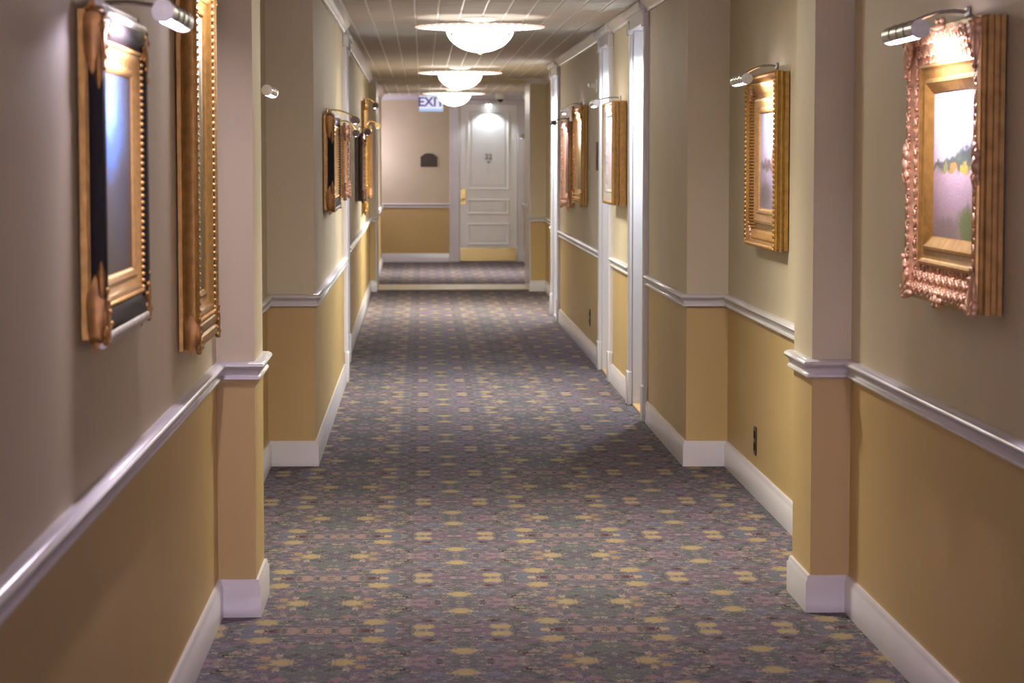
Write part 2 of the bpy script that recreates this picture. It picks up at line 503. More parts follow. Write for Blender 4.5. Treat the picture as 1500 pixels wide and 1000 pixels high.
# ------------------------------------------------------------------ the shell
CEIL = 2.60
TOP = 2.605
Y0, Y1 = -4.0, 38.0
def lerp(y, a, b): return a[0] + (b[0]-a[0])*(y-a[1])/(b[1]-a[1])
def xr(y): return lerp(y, (1.398, 12.75), (1.364, 25.4))
def xl(y): return -0.573 if y < 18.5 else lerp(y, (-0.608, 19.35), (-0.645, 29.6))
RD = [(15.0, 15.93), (17.67, 18.55), (24.13, 25.13)]           # openings in the right wall
LD = (17.75, 19.35)                                             # opening in the left wall
CW = 0.125                                                      # casing width
REC = 0.25
ARCH0, ARCH1 = 29.58, 30.95
right_a = [(1.538, Y0), (1.538, 8.607), (1.397, 8.607), (1.397, 9.03), (1.619, 9.03), (1.619, 12.75), (xr(12.75), 12.75)]
right_poly = list(right_a)
for a, b in RD:
    right_poly += [(xr(a), a), (xr(a)+REC, a), (xr(a)+REC, b), (xr(b), b)]
right_end = [(xr(25.4), 25.4), (1.51, 25.4), (1.51, ARCH0), (1.325, ARCH0), (1.325, ARCH1), (1.6, ARCH1), (1.6, Y1)]
right_poly += right_end
left_a = [(-0.733, Y0), (-0.733, 8.59), (-0.598, 8.59), (-0.598, 9.03), (-0.823, 9.03), (-0.823, 12.83), (-0.573, 12.83)]
left_poly = left_a + [(-0.573, LD[0]), (-0.82, LD[0]), (-0.82, LD[1]), (xl(LD[1]), LD[1])]
left_end = [(xl(29.58), ARCH0), (-0.575, ARCH0), (-0.575, ARCH1), (-0.62, ARCH1), (-0.62, 36.9)]
left_poly += left_end + [(-1.0, 36.9), (-1.0, Y1)]

def wall(name, poly, xo):
    mb = MB()
    pg = poly + [(xo, Y1), (xo, Y0)]
    mb.prism(pg, 0.0, 0.885, 0)
    mb.prism(pg, 0.885, TOP, 1)
    return struct(name, mb, [M['wall_low'], M['wall_up']], smooth=False)
wall('wall_right', right_poly, 2.05)
wall('wall_left', left_poly, -1.25)
mb = MB()
mb.box(-1.25, 2.05, Y1, Y1+0.15, 0, 0.885, m=0)
mb.box(-1.25, 2.05, Y1, Y1+0.15, 0.885, TOP, m=1)
struct('wall_end', mb, [M['wall_low'], M['wall_up']], smooth=False)
struct('floor', MB().box(-1.25, 2.05, Y0, Y1+0.15, -0.06, 0.0), M['carpet'], smooth=False)

# ceiling: pale backing, tiles hung below it
ceiling = struct('ceiling', MB().box(-1.25, 2.05, Y0, Y1+0.15, TOP, TOP+0.08), M['joint'], smooth=False)
TS = 0.305
def tile_mb(ox=0.0, oy=0.0, mb=None):
    mb = mb or MB()
    for s in (0, 1):
        x0 = ox - TS/2 + s*TS/2 + 0.006
        x1 = ox - TS/2 + (s+1)*TS/2 - 0.006
        y0, y1 = oy - TS/2 + 0.004, oy + TS/2 - 0.004
        zt, zb, c = TOP-CEIL, 0.0, 0.003
        vs = [(x0, y0, zt), (x1, y0, zt), (x1, y1, zt), (x0, y1, zt),
              (x0+c, y0+c, zb), (x1-c, y0+c, zb), (x1-c, y1-c, zb), (x0+c, y1-c, zb)]
        mb.add(vs, [(4, 7, 6, 5), (0, 4, 5, 1), (1, 5, 6, 2), (2, 6, 7, 3), (3, 7, 4, 0)])
    return mb
cols = [-0.805 + TS*(k+0.5) for k in range(8)]
ty0 = 14.2
first = None
for r in range(37):
    for cx in cols:
        if first is None:
            first = tile_mb().build('ceiling_tile', M['tile'], ceiling, smooth=False)
            o = first
        else:
            o = first.copy()
            C.objects.link(o)
        o.location = (cx, ty0 + TS*(r+0.5), CEIL)
rest = MB()
for r in range(-60, 0):
    for cx in cols: tile_mb(cx, ty0+TS*(r+0.5), rest)
r = 37
while ty0+TS*(r+1) < Y1:
    for cx in cols: tile_mb(cx, ty0+TS*(r+0.5), rest)
    r += 1
o = rest.build('ceiling_tiles', M['tile'], ceiling, smooth=False)
o.location = (0, 0, CEIL)
o['kind'] = 'stuff'

# mouldings
BASE = [(0, 0.135), (0.008, 0.135), (0.012, 0.129), (0.012, 0.119), (0.018, 0.112), (0.018, 0.0), (0, 0.0)]
RAIL = [(0, 0.917), (0.018, 0.917), (0.030, 0.911), (0.035, 0.902), (0.030, 0.893), (0.022, 0.888), (0.016, 0.876), (0.014, 0.868), (0.021, 0.863), (0.022, 0.855), (0.016, 0.850), (0, 0.850)]
CROWN = [(0, TOP), (0.062, TOP), (0.062, 2.594), (0.052, 2.588), (0.040, 2.568), (0.020, 2.550), (0.014, 2.540), (0.014, 2.530), (0, 2.528)]
def rp(y): return (xr(y), y)
def lp(y): return (xl(y), y)
runs_r = [right_a + [rp(RD[0][0]-CW)], [rp(RD[0][1]+CW), rp(RD[1][0]-CW)], [rp(RD[1][1]+CW), rp(RD[2][0]-CW)],
          [rp(RD[2][1]+CW)] + right_end[:4] + [(1.325, ARCH0+0.02)], [(1.325, ARCH1-0.02)] + right_end[4:]]
runs_l = [left_a + [lp(LD[0]-CW)], [lp(LD[1]+CW)] + left_end[:2] + [(-0.575, ARCH0+0.02)], [(-0.575, ARCH1-0.02)] + left_end[2:]]
def moulding(name, runs, prof, side):
    mb = MB()
    for rn in runs: mb.run(rn, prof, side)
    return struct(name, mb, M['white'], angle=50)
moulding('baseboard_right', runs_r, BASE, 1)
moulding('baseboard_left', runs_l, BASE, -1)
moulding('trim_1', runs_r, RAIL, 1)
moulding('trim_2', runs_l, RAIL, -1)
moulding('trim_3', runs_r, CROWN, 1)
moulding('trim_4', runs_l, CROWN, -1)
end_run = [(-0.99, Y1), (0.425, Y1)]
moulding('baseboard_end', [end_run], BASE, -1)
moulding('trim_5', [end_run], RAIL, -1)
moulding('trim_6', [[(-0.99, Y1), (1.6, Y1)]], CROWN, -1)
# archway lining, lintel and marble threshold
struct('trim_7', MB().box(-0.575, -0.558, ARCH0-0.012, ARCH1, 0, 2.57, 0.003).box(1.308, 1.325, ARCH0-0.012, ARCH1, 0, 2.57, 0.003), M['white'])
struct('trim_8', MB().box(-0.575, 1.325, ARCH0, ARCH1, 2.565, TOP, 0.003), M['wall_up'])
struct('trim_9', MB().box(-0.558, 1.308, 29.95, 31.05, 0, 0.012, 0.004), M['marble'])

# ------------------------------------------------------------------ doors along the hall
def fluted(y0, y1, xw, side, z0, z1):
    """fluted casing board standing on a wall at x = xw; side = direction out of the wall"""
    d = 0.026
    n = 24
    pts = [(y0, 0.0)]
    for i in range(n+1):
        t = i/n
        yy = y0 + (y1-y0)*t
        o = d
        for c in (0.25, 0.5, 0.75):
            q = abs(t-c)/0.085
            if q < 1: o = d - 0.010*math.sqrt(1-q*q)
        if t == 0 or t == 1: o = d-0.006
        pts.append((yy, o))
    pts.append((y1, 0.0))
    mb = MB()
    k = len(pts)
    vs = [(xw+side*o, y, z0) for y, o in pts] + [(xw+side*o, y, z1) for y, o in pts]
    fs = [(i, (i+1) % k, k+(i+1) % k, k+i) for i in range(k)]
    fs += [tuple(range(k)), tuple(range(k, 2*k))[::-1]]
    return mb.add(vs, fs)
def hall_door(name, a, b, wx, side, sill, down=0):
    """side: direction out of the wall towards the hall (-1 on the right wall)"""
    x0 = wx((a+b)/2)
    D = empty(name, (0, 0, 0))
    D['kind'] = 'structure'
    xd = x0 - side*REC
    for (c0, c1) in ((a-CW, a), (b, b+CW)):
        xw = wx((c0+c1)/2)
        fluted(c0, c1, xw, side, 0.22, 2.46).build('casing', M['white'], D)
        MB().box(xw, xw+side*0.036, c0-0.006, c1+0.006, 0, 0.225, 0.006).build('plinth_block', M['white'], D)
        MB().box(xw, xw+side*0.040, c0-0.006, c1+0.006, 2.44, 2.53, 0.005).build('corner_block', M['white'], D)
    MB().box(xd, x0+side*0.030, a-CW, b+CW, 2.465, TOP, 0.004).box(x0, x0+side*0.066, a-CW-0.01, b+CW+0.01, 2.545, 2.60, 0.012).build('head_casing', M['white'], D)
    jd = 0.02
    MB().box(xd, x0+side*0.004, a, a+jd, 0, 2.465, 0.002).build('jamb', M['white'], D)
    MB().box(xd, x0+side*0.004, b-jd, b, 0, 2.465, 0.002).build('jamb', M['white'], D)
    MB().box(xd, x0+side*0.004, a+jd, b-jd, 0, 0.014, 0.003).build('threshold', M['sill'] if sill else M['white'], D)
    slab = MB().box(xd, xd+side*0.045, a+jd, b-jd, 0.014, 2.465, 0.003)
    so = slab.build('door_slab', M['door'], D)
    w = b-a
    for (z0, z1) in ((0.27, 0.60), (0.75, 0.985), (1.135, 2.34)):
        pm = MB()
        yc0, yc1 = a+0.15, b-0.15
        e = 0.02
        for q in ((yc0, yc1, z0, z0+e), (yc0, yc1, z1-e, z1), (yc0, yc0+e, z0, z1), (yc1-e, yc1, z0, z1)):
            pm.box(xd+side*0.045, xd+side*0.057, *q, 0.004)
        pm.build('panel_moulding', M['door'], so)
    if down:
        yc, xc = (a+b)/2, x0-side*0.12
        MB().lathe([(0.05, 0.0), (0.055, -0.006), (0.040, -0.008), (0.001, -0.006)], (xc, yc, 2.4655), 24).build('downlight', M['downlight'], D)
        l = bpy.data.lights.new('lamp', 'SPOT')
        l.energy = down; l.color = (0.88, 0.95, 1.0); l.spot_size = R(150); l.spot_blend = 0.5; l.shadow_soft_size = 0.03
        lo = bpy.data.objects.new('lamp', l); C.objects.link(lo); lo.parent = D
        lo.location = (xc, yc, 2.445)
    kx = xd+side*0.045
    kn = MB().box(kx, kx+side*0.006, a+0.05, a+0.11, 0.96, 1.14, 0.002)
    kn.tube([(kx, a+0.08, 1.03), (kx+side*0.05, a+0.08, 1.03)], 0.010)
    kn.ball((kx+side*0.062, a+0.08, 1.03), 0.026)
    kn.build('door_knob', M['brass'], D)
    return D
hall_door('door_2', *RD[0], xr, -1, True, 130)
hall_door('door_3', *RD[1], xr, -1, True, 50)
hall_door('door_4', *RD[2], xr, -1, False, 130)
hall_door('door_5', *LD, xl, 1, False, 45)

# ------------------------------------------------------------------ the end door
D = empty('door_1', (0, 0, 0))
D['kind'] = 'structure'
ex0, ex1, ey = 0.58, 1.488, Y1
MB().box(0.425, ex0, ey-0.03, ey, 0.235, 2.465, 0.006).box(0.44, 0.455, ey-0.038, ey-0.03, 0.235, 2.465).build('casing', M['white'], D)
MB().box(ex1, 1.6, ey-0.03, ey, 0.235, 2.465, 0.006).build('casing', M['white'], D)
MB().box(0.425, 1.6, ey-0.032, ey, 2.465, 2.53, 0.006).build('head_casing', M['white'], D)
MB().box(0.42, ex0+0.003, ey-0.038, ey, 0, 0.24, 0.006).build('plinth_block', M['white'], D)
MB().box(ex1-0.003, 1.6, ey-0.038, ey, 0, 0.24, 0.006).build('plinth_block', M['white'], D)
slab = MB().box(ex0+0.004, ex1-0.004, ey-0.016, ey, 0.008, 2.462, 0.002).build('door_slab', M['door'], D)
for (z0, z1) in ((0.262, 0.605), (0.745, 0.985), (1.13, 2.36)):
    pm = MB()
    pm.ring(0.66, z1-z0, [(0, 0), (0.002, 0.012), (0.012, 0.018), (0.024, 0.014), (0.030, 0.004), (0.032, 0)], 0.0)
    o = pm.build('panel_moulding', M['door'], slab)
    # ring is built facing +Y, turn it to face the hall
    o.rotation_euler = (0, 0, PI)
    o.location = (1.034, ey-0.016, z0)
    pf = MB().box(1.034-0.26, 1.034+0.26, ey-0.024, ey-0.016, z0+0.07, z1-0.07, 0.006).build('raised_panel', M['door'], slab)
MB().box(ex0+0.006, ex1-0.006, ey-0.022, ey-0.016, 0.012, 0.222, 0.002).build('kick_plate', M['brass'], D)
lk = MB().box(0.598, 0.684, ey-0.022, ey-0.016, 0.90, 1.145, 0.003).build('lock_plate', M['brass'], D)
kn = MB().tube([(0.641, ey-0.02, 0.985), (0.641, ey-0.07, 0.985)], 0.011).ball((0.641, ey-0.085, 0.985), (0.028, 0.022, 0.028))
kn.build('door_knob', M['brass'], D)
text_mesh('room_number', '22', 0.118, 0.003, M['ink'], D, (1.037, ey-0.028, 1.645), (R(90), 0, 0))
MB().tube([(1.037, ey-0.02, 1.563), (1.037, ey-0.034, 1.563)], 0.013, 12).build('peephole', M['ink'], D)

# ------------------------------------------------------------------ ceiling bowls
def bowl_lamp(x, y, label, boost=1.0, cone=118, col=BOWL_COL[:3]):
    T = empty('ceiling_light', (x, y, CEIL))
    tag(T, label, 'light', 'glass bowl lights along the hall ceiling')
    MB().lathe([(0.0, 0.0), (0.115, 0.0), (0.118, -0.008), (0.10, -0.022), (0.05, -0.030), (0.0, -0.032)], seg=40).build('canopy', M['plastic_white'], T)
    MB().tube([(0, 0, -0.028), (0, 0, -0.10)], 0.014, 12).build('stem', M['brass'], T)
    rim = []
    pl = MB().lathe([(0.424, -0.066), (0.424, -0.071), (0.40, -0.074), (0.28, -0.077), (0.016, -0.078)], seg=64)
    po = pl.build('glass_plate', M['glass_plate'], T)
    MB().lathe([(0.016, -0.064), (0.28, -0.062), (0.40, -0.058), (0.424, -0.064), (0.40, -0.068), (0.016, -0.070)], seg=64).build('plate_top', M['glass_top'], po)
    sc = MB()
    for k in range(44):
        a = 2*PI*k/44
        sc.ell((0.432*math.cos(a), 0.432*math.sin(a), -0.067), ((0.020*math.cos(a), 0.020*math.sin(a), 0), (-0.026*math.sin(a), 0.026*math.cos(a), 0), (0, 0, 0.008)))
    sc.build('scalloped_rim', M['glass_rim'], T)
    prof = []
    rb, hb = 0.232, 0.148
    for i in range(15):
        t = i/14
        a = t*PI/2
        prof.append((max(0.001, rb*math.cos(a)), -0.092 - hb*(math.sin(a)**1.15)))
    MB().lathe(prof, seg=48).build('bowl', M['bowl'], T, fix=True)
    for k in range(3):
        a = R(-30 + 120*k)
        c = (0.222*math.cos(a), 0.222*math.sin(a), -0.118)
        cl = MB().ell(c, ((0.014, 0, 0), (0, 0.014, 0), (0, 0, 0.014)))
        cl.tube([(0.238*math.cos(a), 0.238*math.sin(a), -0.092), (0.226*math.cos(a), 0.226*math.sin(a), -0.06)], 0.005, 8)
        cl.build('clip', M['dark_metal'], T)
    MB().lathe([(0.0, -0.238), (0.022, -0.239), (0.024, -0.244), (0.012, -0.248), (0.012, -0.254), (0.0, -0.258)], seg=20).build('finial', M['plastic_white'], T)
    d = bpy.data.lights.new('lamp', 'AREA')
    d.shape = 'DISK'; d.size = 0.3; d.energy = DOWN_W*boost; d.color = col
    lo = bpy.data.objects.new('lamp', d); C.objects.link(lo); lo.parent = T; lo.location = (0, 0, -0.262)
    d = bpy.data.lights.new('lamp', 'SPOT')
    d.energy = DOWN_W*10.5*boost; d.color = col; d.spot_size = R(cone); d.spot_blend = 0.9; d.shadow_soft_size = 0.12
    lo = bpy.data.objects.new('lamp', d); C.objects.link(lo); lo.parent = T; lo.location = (0, 0, -0.264)
    return T
for (x, y, lab) in ((0.41, 9.9, 'glass bowl ceiling light just above the frame, past the nearest pair of pillars'),
                    (0.40, 16.8, 'largest and nearest glowing glass bowl ceiling light in view'),
                    (0.405, 25.9, 'middle glowing glass bowl ceiling light, just before the archway'),
                    (0.45, 34.3, 'smallest and farthest glass bowl ceiling light, beyond the archway by the exit sign')):
    bowl_lamp(x, y, lab, 1.6 if y > 30 else 1.8 if y > 20 else 0.8 if y > 12 else 1.0, 158 if 20 < y < 30 else 135 if y < 12 else 120, (1.0, 0.94, 0.90) if y > 30 else BOWL_COL[:3])

# ------------------------------------------------------------------ pictures
def along(w, h, inset, step):
    """points round a w x h rectangle at an inset: (x, z, tangent, inward)"""
    out = []
    x0, x1, z0, z1 = -w/2+inset, w/2-inset, inset, h-inset
    for (a, b, t, n) in (((x0, z0), (x1, z0), (1, 0), (0, 1)), ((x1, z0), (x1, z1), (0, 1), (-1, 0)),
                         ((x1, z1), (x0, z1), (-1, 0), (0, -1)), ((x0, z1), (x0, z0), (0, -1), (1, 0))):
        ln = math.hypot(b[0]-a[0], b[1]-a[1])
        k = max(1, round(ln/step))
        for i in range(k):
            f = (i+0.5)/k
            out.append((a[0]+(b[0]-a[0])*f, a[1]+(b[1]-a[1])*f, Vector((t[0], 0, t[1])), Vector((n[0], 0, n[1])), i))
    return out
YV = Vector((0, 1, 0))
def scrolls(w, h, inset, depth, step, size, mb):
    for (x, z, t, n, i) in along(w, h, inset, step):
        c = Vector((x, depth, z))
        s = size
        j = random.uniform(0.85, 1.15)
        sg = 1 if i % 2 else -1
        d1 = (t*0.8 + n*0.6*sg).normalized(); e1 = d1.cross(YV)
        mb.ell(c + n*s*0.15*sg, (d1*s*0.78*j, e1*s*0.17, YV*s*0.17))
        d2 = (t*0.5 - n*0.85*sg).normalized(); e2 = d2.cross(YV)
        mb.ell(c + t*s*0.35 - n*s*0.25*sg, (d2*s*0.55*j, e2*s*0.12, YV*s*0.15))
        mb.ell(c - t*s*0.42 + n*s*0.42*sg, (t*s*0.15, n*s*0.15, YV*s*0.16))
        mb.ell(c + t*s*0.10 - n*s*0.55*sg, (t*s*0.11, n*s*0.11, YV*s*0.12))
def beads(w, h, inset, depth, step, r, mb, stretch=1.0):
    for (x, z, t, n, i) in along(w, h, inset, step):
        mb.ell((x, depth, z), (t*r*stretch, n*r, YV*r))
def leaf_corner(sx, sz, w, h, depth, size, mb, proud=0.012, ear=0.012):
    """carved acanthus spreading from a frame corner inwards and along both rails"""
    cx, cz = sx*w/2, (h if sz > 0 else 0)
    ix, iz = Vector((-sx, 0, 0)), Vector((0, 0, -sz))
    o = Vector((cx, depth, cz))
    for k, (a, ln) in enumerate(((0.04, 1.0), (0.22, 0.8), (0.5, 0.75), (0.78, 0.8), (0.96, 1.0))):
        th = a*PI/2
        d = (ix*math.cos(th) + iz*math.sin(th)).normalized()
        e = d.cross(YV)
        mb.ell(o + d*size*ln*0.5, (d*size*ln*0.55, e*size*0.13, YV*proud*0.8))
        mb.ell(o + d*size*ln*0.95 + YV*proud*0.3, (d*size*0.08, e*size*0.08, YV*proud*0.6))
    dd = (ix+iz).normalized()
    mb.ell(o + dd*ear*0.3, (dd*ear*1.6, dd.cross(YV)*ear*1.0, YV*proud*0.8))
    mb.ell(o + ix*ear*1.2 - iz*ear*0.5, (ix*ear*1.3, iz*ear*0.6, YV*proud))
    mb.ell(o + iz*ear*1.2 - ix*ear*0.5, (iz*ear*1.3, ix*ear*0.6, YV*proud))

def canvas(root, w, h, inset, depth, m):
    o = MB().box(-w/2+inset, w/2-inset, depth-0.006, depth, inset, h-inset).build('canvas', m, root, smooth=False)
    MB().box(-w/2+0.012, w/2-0.012, 0.0, 0.006, 0.012, h-0.012).build('backing', M['kraft'], root, smooth=False)
    return o

def wall_root(name, side, xw, ymid, z0):
    """side 'L' or 'R': local +Y points from the wall into the hall"""
    return empty(name, (xw, ymid, z0), PI/2 if side == 'R' else -PI/2)

def picture(style, side, xw, ya, yb, z0, z1, prot, pm, label, cols=None, group=None):
    w, h = yb-ya, z1-z0
    T = wall_root('framed_painting', side, xw + (-0.005 if side == 'R' else 0.005), (ya+yb)/2, z0)
    tag(T, label, 'picture', group)
    P = prot
    if style == 'ornate':
        MB().ring(w, h, [(0, 0), (0, P*0.16), (0.004, P*0.22), (0.004, P*0.38), (0.0, P*0.44), (0.0, P*0.62), (0.007, P*0.70), (0.007, P*0.82), (0.003, P*0.88), (0.004, P*0.97), (0.012, P), (0.020, P*0.98)]).build('outer_moulding', M['gold_side'], T)
        MB().ring(w, h, [(0.020, P*0.98), (0.035, P*0.90), (0.055, P*0.72), (0.080, P*0.60), (0.100, P*0.58)]).build('cove', M['gold_rose'], T)
        mb = MB()
        scrolls(w, h, 0.030, P*0.96, 0.040, 0.032, mb)
        scrolls(w, h, 0.062, P*0.74, 0.044, 0.034, mb)
        scrolls(w, h, 0.088, P*0.62, 0.050, 0.024, mb)
        mb.build('carved_scrollwork', M['gold_rose'], T, angle=80)
        for sx in (-1, 1):
            for sz in (-1, 1):
                q = MB(); leaf_corner(sx, sz, w-0.02, h-0.02 if sz > 0 else h, P, 0.12, q, 0.016, 0.014)
                o = q.build('corner_ornament', M['gold_rose'], T, angle=80)
                if sz < 0: o.location = (0, 0, 0.008)
        for (cx, cz, ax) in ((-w/2+0.012, h/2, 'z'), (w/2-0.012, h/2, 'z'), (0, 0.012, 'x'), (0, h-0.012, 'x')):
            q = MB()
            t = Vector((0, 0, 1)) if ax == 'z' else Vector((1, 0, 0))
            n = Vector((1, 0, 0)) if ax == 'z' else Vector((0, 0, 1))
            c = Vector((cx, P, cz))
            q.ell(c, (t*0.030, n*0.020, YV*0.014))
            for s in (-1, 1):
                q.ell(c + t*0.042*s, (t*0.024, n*0.013, YV*0.012))
                q.ell(c + t*0.030*s + n*0.020, (t*0.018, n*0.010, YV*0.010))
                q.ell(c + t*0.030*s - n*0.014, (t*0.018, n*0.010, YV*0.010))
            q.build('cartouche', M['gold_rose'], T, angle=80)
        MB().ring(w, h, [(0.100, P*0.58), (0.104, P*0.70), (0.112, P*0.74), (0.118, P*0.66), (0.124, P*0.60), (0.145, P*0.56), (0.150, P*0.64), (0.158, P*0.66), (0.164, P*0.58), (0.185, P*0.42), (0.190, P*0.30)]).build('liner', M['gold'], T)
        canvas(T, w, h, 0.188, P*0.34, pm)
    elif style == 'gadroon':
        MB().ring(w, h, [(0.004, 0), (0.004, P*0.28), (0.009, P*0.32), (0.009, P*0.40), (0.0, P*0.46), (0.0, P*0.60), (0.007, P*0.66), (0.007, P*0.74), (0.0, P*0.80), (0.0, P*0.92), (0.008, P), (0.022, P*0.98)]).build('outer_moulding', M['gold'], T)
        mb = MB()
        for (x, z, t, n, i) in along(w, h, 0.012, 0.022):
            d = (t*0.8+n*0.6).normalized()
            mb.ell((x, P, z), (d*0.014, d.cross(YV)*0.007, YV*0.009))
        mb.build('gadroon_border', M['gold_light'], T, angle=80)
        MB().ring(w, h, [(0.022, P*0.98), (0.030, P*0.80), (0.050, P*0.55), (0.080, P*0.40), (0.108, P*0.36)]).build('cove', M['gold'], T)
        mb = MB()
        for (x, z, t, n, i) in along(w, h, 0.064, 0.015):
            c = Vector((x, P*0.52, z))
            d = (n*0.05 - YV*0.030).normalized()
            mb.ell(c, (d*0.040, t*0.0055, d.cross(t)*0.005))
        mb.build('ribbed_cove', M['gold_light'], T, angle=80)
        for sx in (-1, 1):
            for sz in (-1, 1):
                q = MB(); leaf_corner(sx, sz, w-0.05, h-0.05 if sz > 0 else h, P*0.66, 0.085, q, 0.016, 0.008)
                o = q.build('corner_ornament', M['gold_rose'], T, angle=80)
                if sz < 0: o.location = (0, 0, 0.025)
        MB().ring(w, h, [(0.108, P*0.36), (0.110, P*0.56), (0.120, P*0.60), (0.130, P*0.52), (0.150, P*0.44), (0.158, P*0.50), (0.166, P*0.46), (0.178, P*0.30), (0.180, P*0.2)]).build('liner', M['gold_light'], T)
        canvas(T, w, h, 0.178, P*0.26, pm)
    elif style == 'ebony':
        MB().ring(w, h, [(0, 0), (0, P*0.28), (0.006, P*0.32), (0.006, P*0.36)]).build('gilt_back_edge', M['gold'], T)
        MB().ring(w, h, [(0.006, P*0.36), (0.004, P*0.55), (0.006, P*0.92), (0.014, P), (0.040, P*0.98), (0.056, P*0.80), (0.062, P*0.74)]).build('outer_moulding', M['black'], T)
        mb = MB(); beads(w, h, 0.066, P*0.80, 0.016, 0.0065, mb)
        mb.build('bead_row', M['gold_light'], T, angle=80)
        MB().ring(w, h, [(0.062, P*0.70), (0.072, P*0.78), (0.082, P*0.74), (0.086, P*0.66), (0.102, P*0.58), (0.107, P*0.64), (0.113, P*0.60), (0.124, P*0.46), (0.128, P*0.3)]).build('liner', M['gold_light'], T)
        for zz, sg in ((0.0, -1), (h, 1)):
            q = MB()
            q.tube([(-w/2+0.06, P*0.78, zz-sg*0.004), (w/2-0.06, P*0.78, zz-sg*0.004)], 0.016, 12)
            q.tube([(-w/2+0.10, P*0.55, zz+sg*0.016), (w/2-0.10, P*0.55, zz+sg*0.016)], 0.011, 12)
            q.build('rail_moulding', M['silver_gilt'], T)
        for sx in (-1, 1):
            for sz in (-1, 1):
                q = MB(); leaf_corner(sx, sz, w-0.02, h-0.02 if sz > 0 else h, P*0.92, 0.11, q, 0.010, 0.013)
                cx, cz = sx*w/2, (h if sz > 0 else 0)
                # carved cheek wrapping the outer side of the frame
                q.ell((cx, P*0.55, cz-sz*0.055), ((0.005, 0, 0), (0, P*0.42, 0), (0, 0, 0.085)))
                q.ell((cx, P*0.80, cz-sz*0.12), ((0.005, 0, 0), (0, P*0.20, 0), (0, 0, 0.050)))
                q.ell((cx-sx*0.05, P*0.55, cz), ((0.075, 0, 0), (0, P*0.45, 0), (0, 0, 0.012)))
                q.build('corner_ornament', M['gold_dark'], T, angle=80)
        canvas(T, w, h, 0.126, P*0.44, pm)
    elif style == 'beaded':
        MB().ring(w, h, [(0, 0), (0, P*0.20), (0.005, P*0.25), (0.003, P*0.40), (0.0, P*0.48), (0.0, P*0.80), (0.006, P*0.92), (0.014, P), (0.034, P*0.97), (0.040, P*0.86), (0.048, P*0.93), (0.068, P*0.90), (0.074, P*0.80)]).build('outer_moulding', M['gold'], T)
        mb = MB(); beads(w, h, 0.083, P*0.86, 0.022, 0.0085, mb)
        mb.build('bead_row', M['gold_light'], T, angle=80)
        MB().ring(w, h, [(0.074, P*0.80), (0.092, P*0.78), (0.098, P*0.84), (0.106, P*0.80), (0.112, P*0.66), (0.138, P*0.52), (0.144, P*0.58), (0.152, P*0.52), (0.162, P*0.3)]).build('liner', M['gold'], T)
        for sx in (-1, 1):
            for sz in (-1, 1):
                q = MB(); leaf_corner(sx, sz, w-0.012, h-0.012 if sz > 0 else h, P*0.95, 0.10, q, 0.009, 0.010)
                cx, cz = sx*w/2, (h if sz > 0 else 0)
                q.ell((cx, P*0.6, cz-sz*0.05), ((0.005, 0, 0), (0, P*0.4, 0), (0, 0, 0.06)))
                q.build('corner_ornament', M['gold_dark'], T, angle=80)
        canvas(T, w, h, 0.16, P*0.42, pm)
    elif style == 'box':
        MB().ring(w, h, [(0, 0), (0, P*0.46), (0.010, P*0.50), (0.010, P*0.56), (0.0, P*0.60), (0.0, P*0.68), (0.008, P*0.71), (0.008, P*0.76), (0.001, P*0.80), (0.001, P*0.90), (0.008, P*0.94), (0.012, P), (0.022, P*0.98), (0.028, P*0.93)]).build('outer_moulding', cols[0] if cols else M['gold'], T)
        MB().ring(w, h, [(0.028, P*0.93), (0.055, P*0.90), (0.080, P*0.80), (0.086, P*0.84), (0.095, P*0.80), (0.105, P*0.6)]).build('liner', cols[1] if cols else M['silver_gilt'], T)
        canvas(T, w, h, 0.10, P*0.64, pm)
    elif style == 'carved':
        ca, cb = cols or (M['gold'], M['gold_rose'])
        MB().ring(w, h, [(0, 0), (0, P*0.35), (0.004, P*0.42), (0.0, P*0.50), (0.0, P*0.85), (0.010, P), (0.022, P*0.97)]).build('outer_moulding', ca, T)
        MB().ring(w, h, [(0.022, P*0.97), (0.040, P*0.78), (0.070, P*0.64), (0.078, P*0.74), (0.090, P*0.70), (0.100, P*0.52), (0.120, P*0.40), (0.124, P*0.25)]).build('liner', cb, T)
        mb = MB(); scrolls(w, h, 0.030, P*0.92, 0.055, 0.036, mb)
        mb.build('carved_scrollwork', cb, T, angle=80)
        for sx in (-1, 1):
            for sz in (-1, 1):
                q = MB(); leaf_corner(sx, sz, w, h, P, 0.10, q, 0.016, 0.018)
                q.build('corner_ornament', cb, T, angle=80)
        canvas(T, w, h, 0.12, P*0.32, pm)
    return T

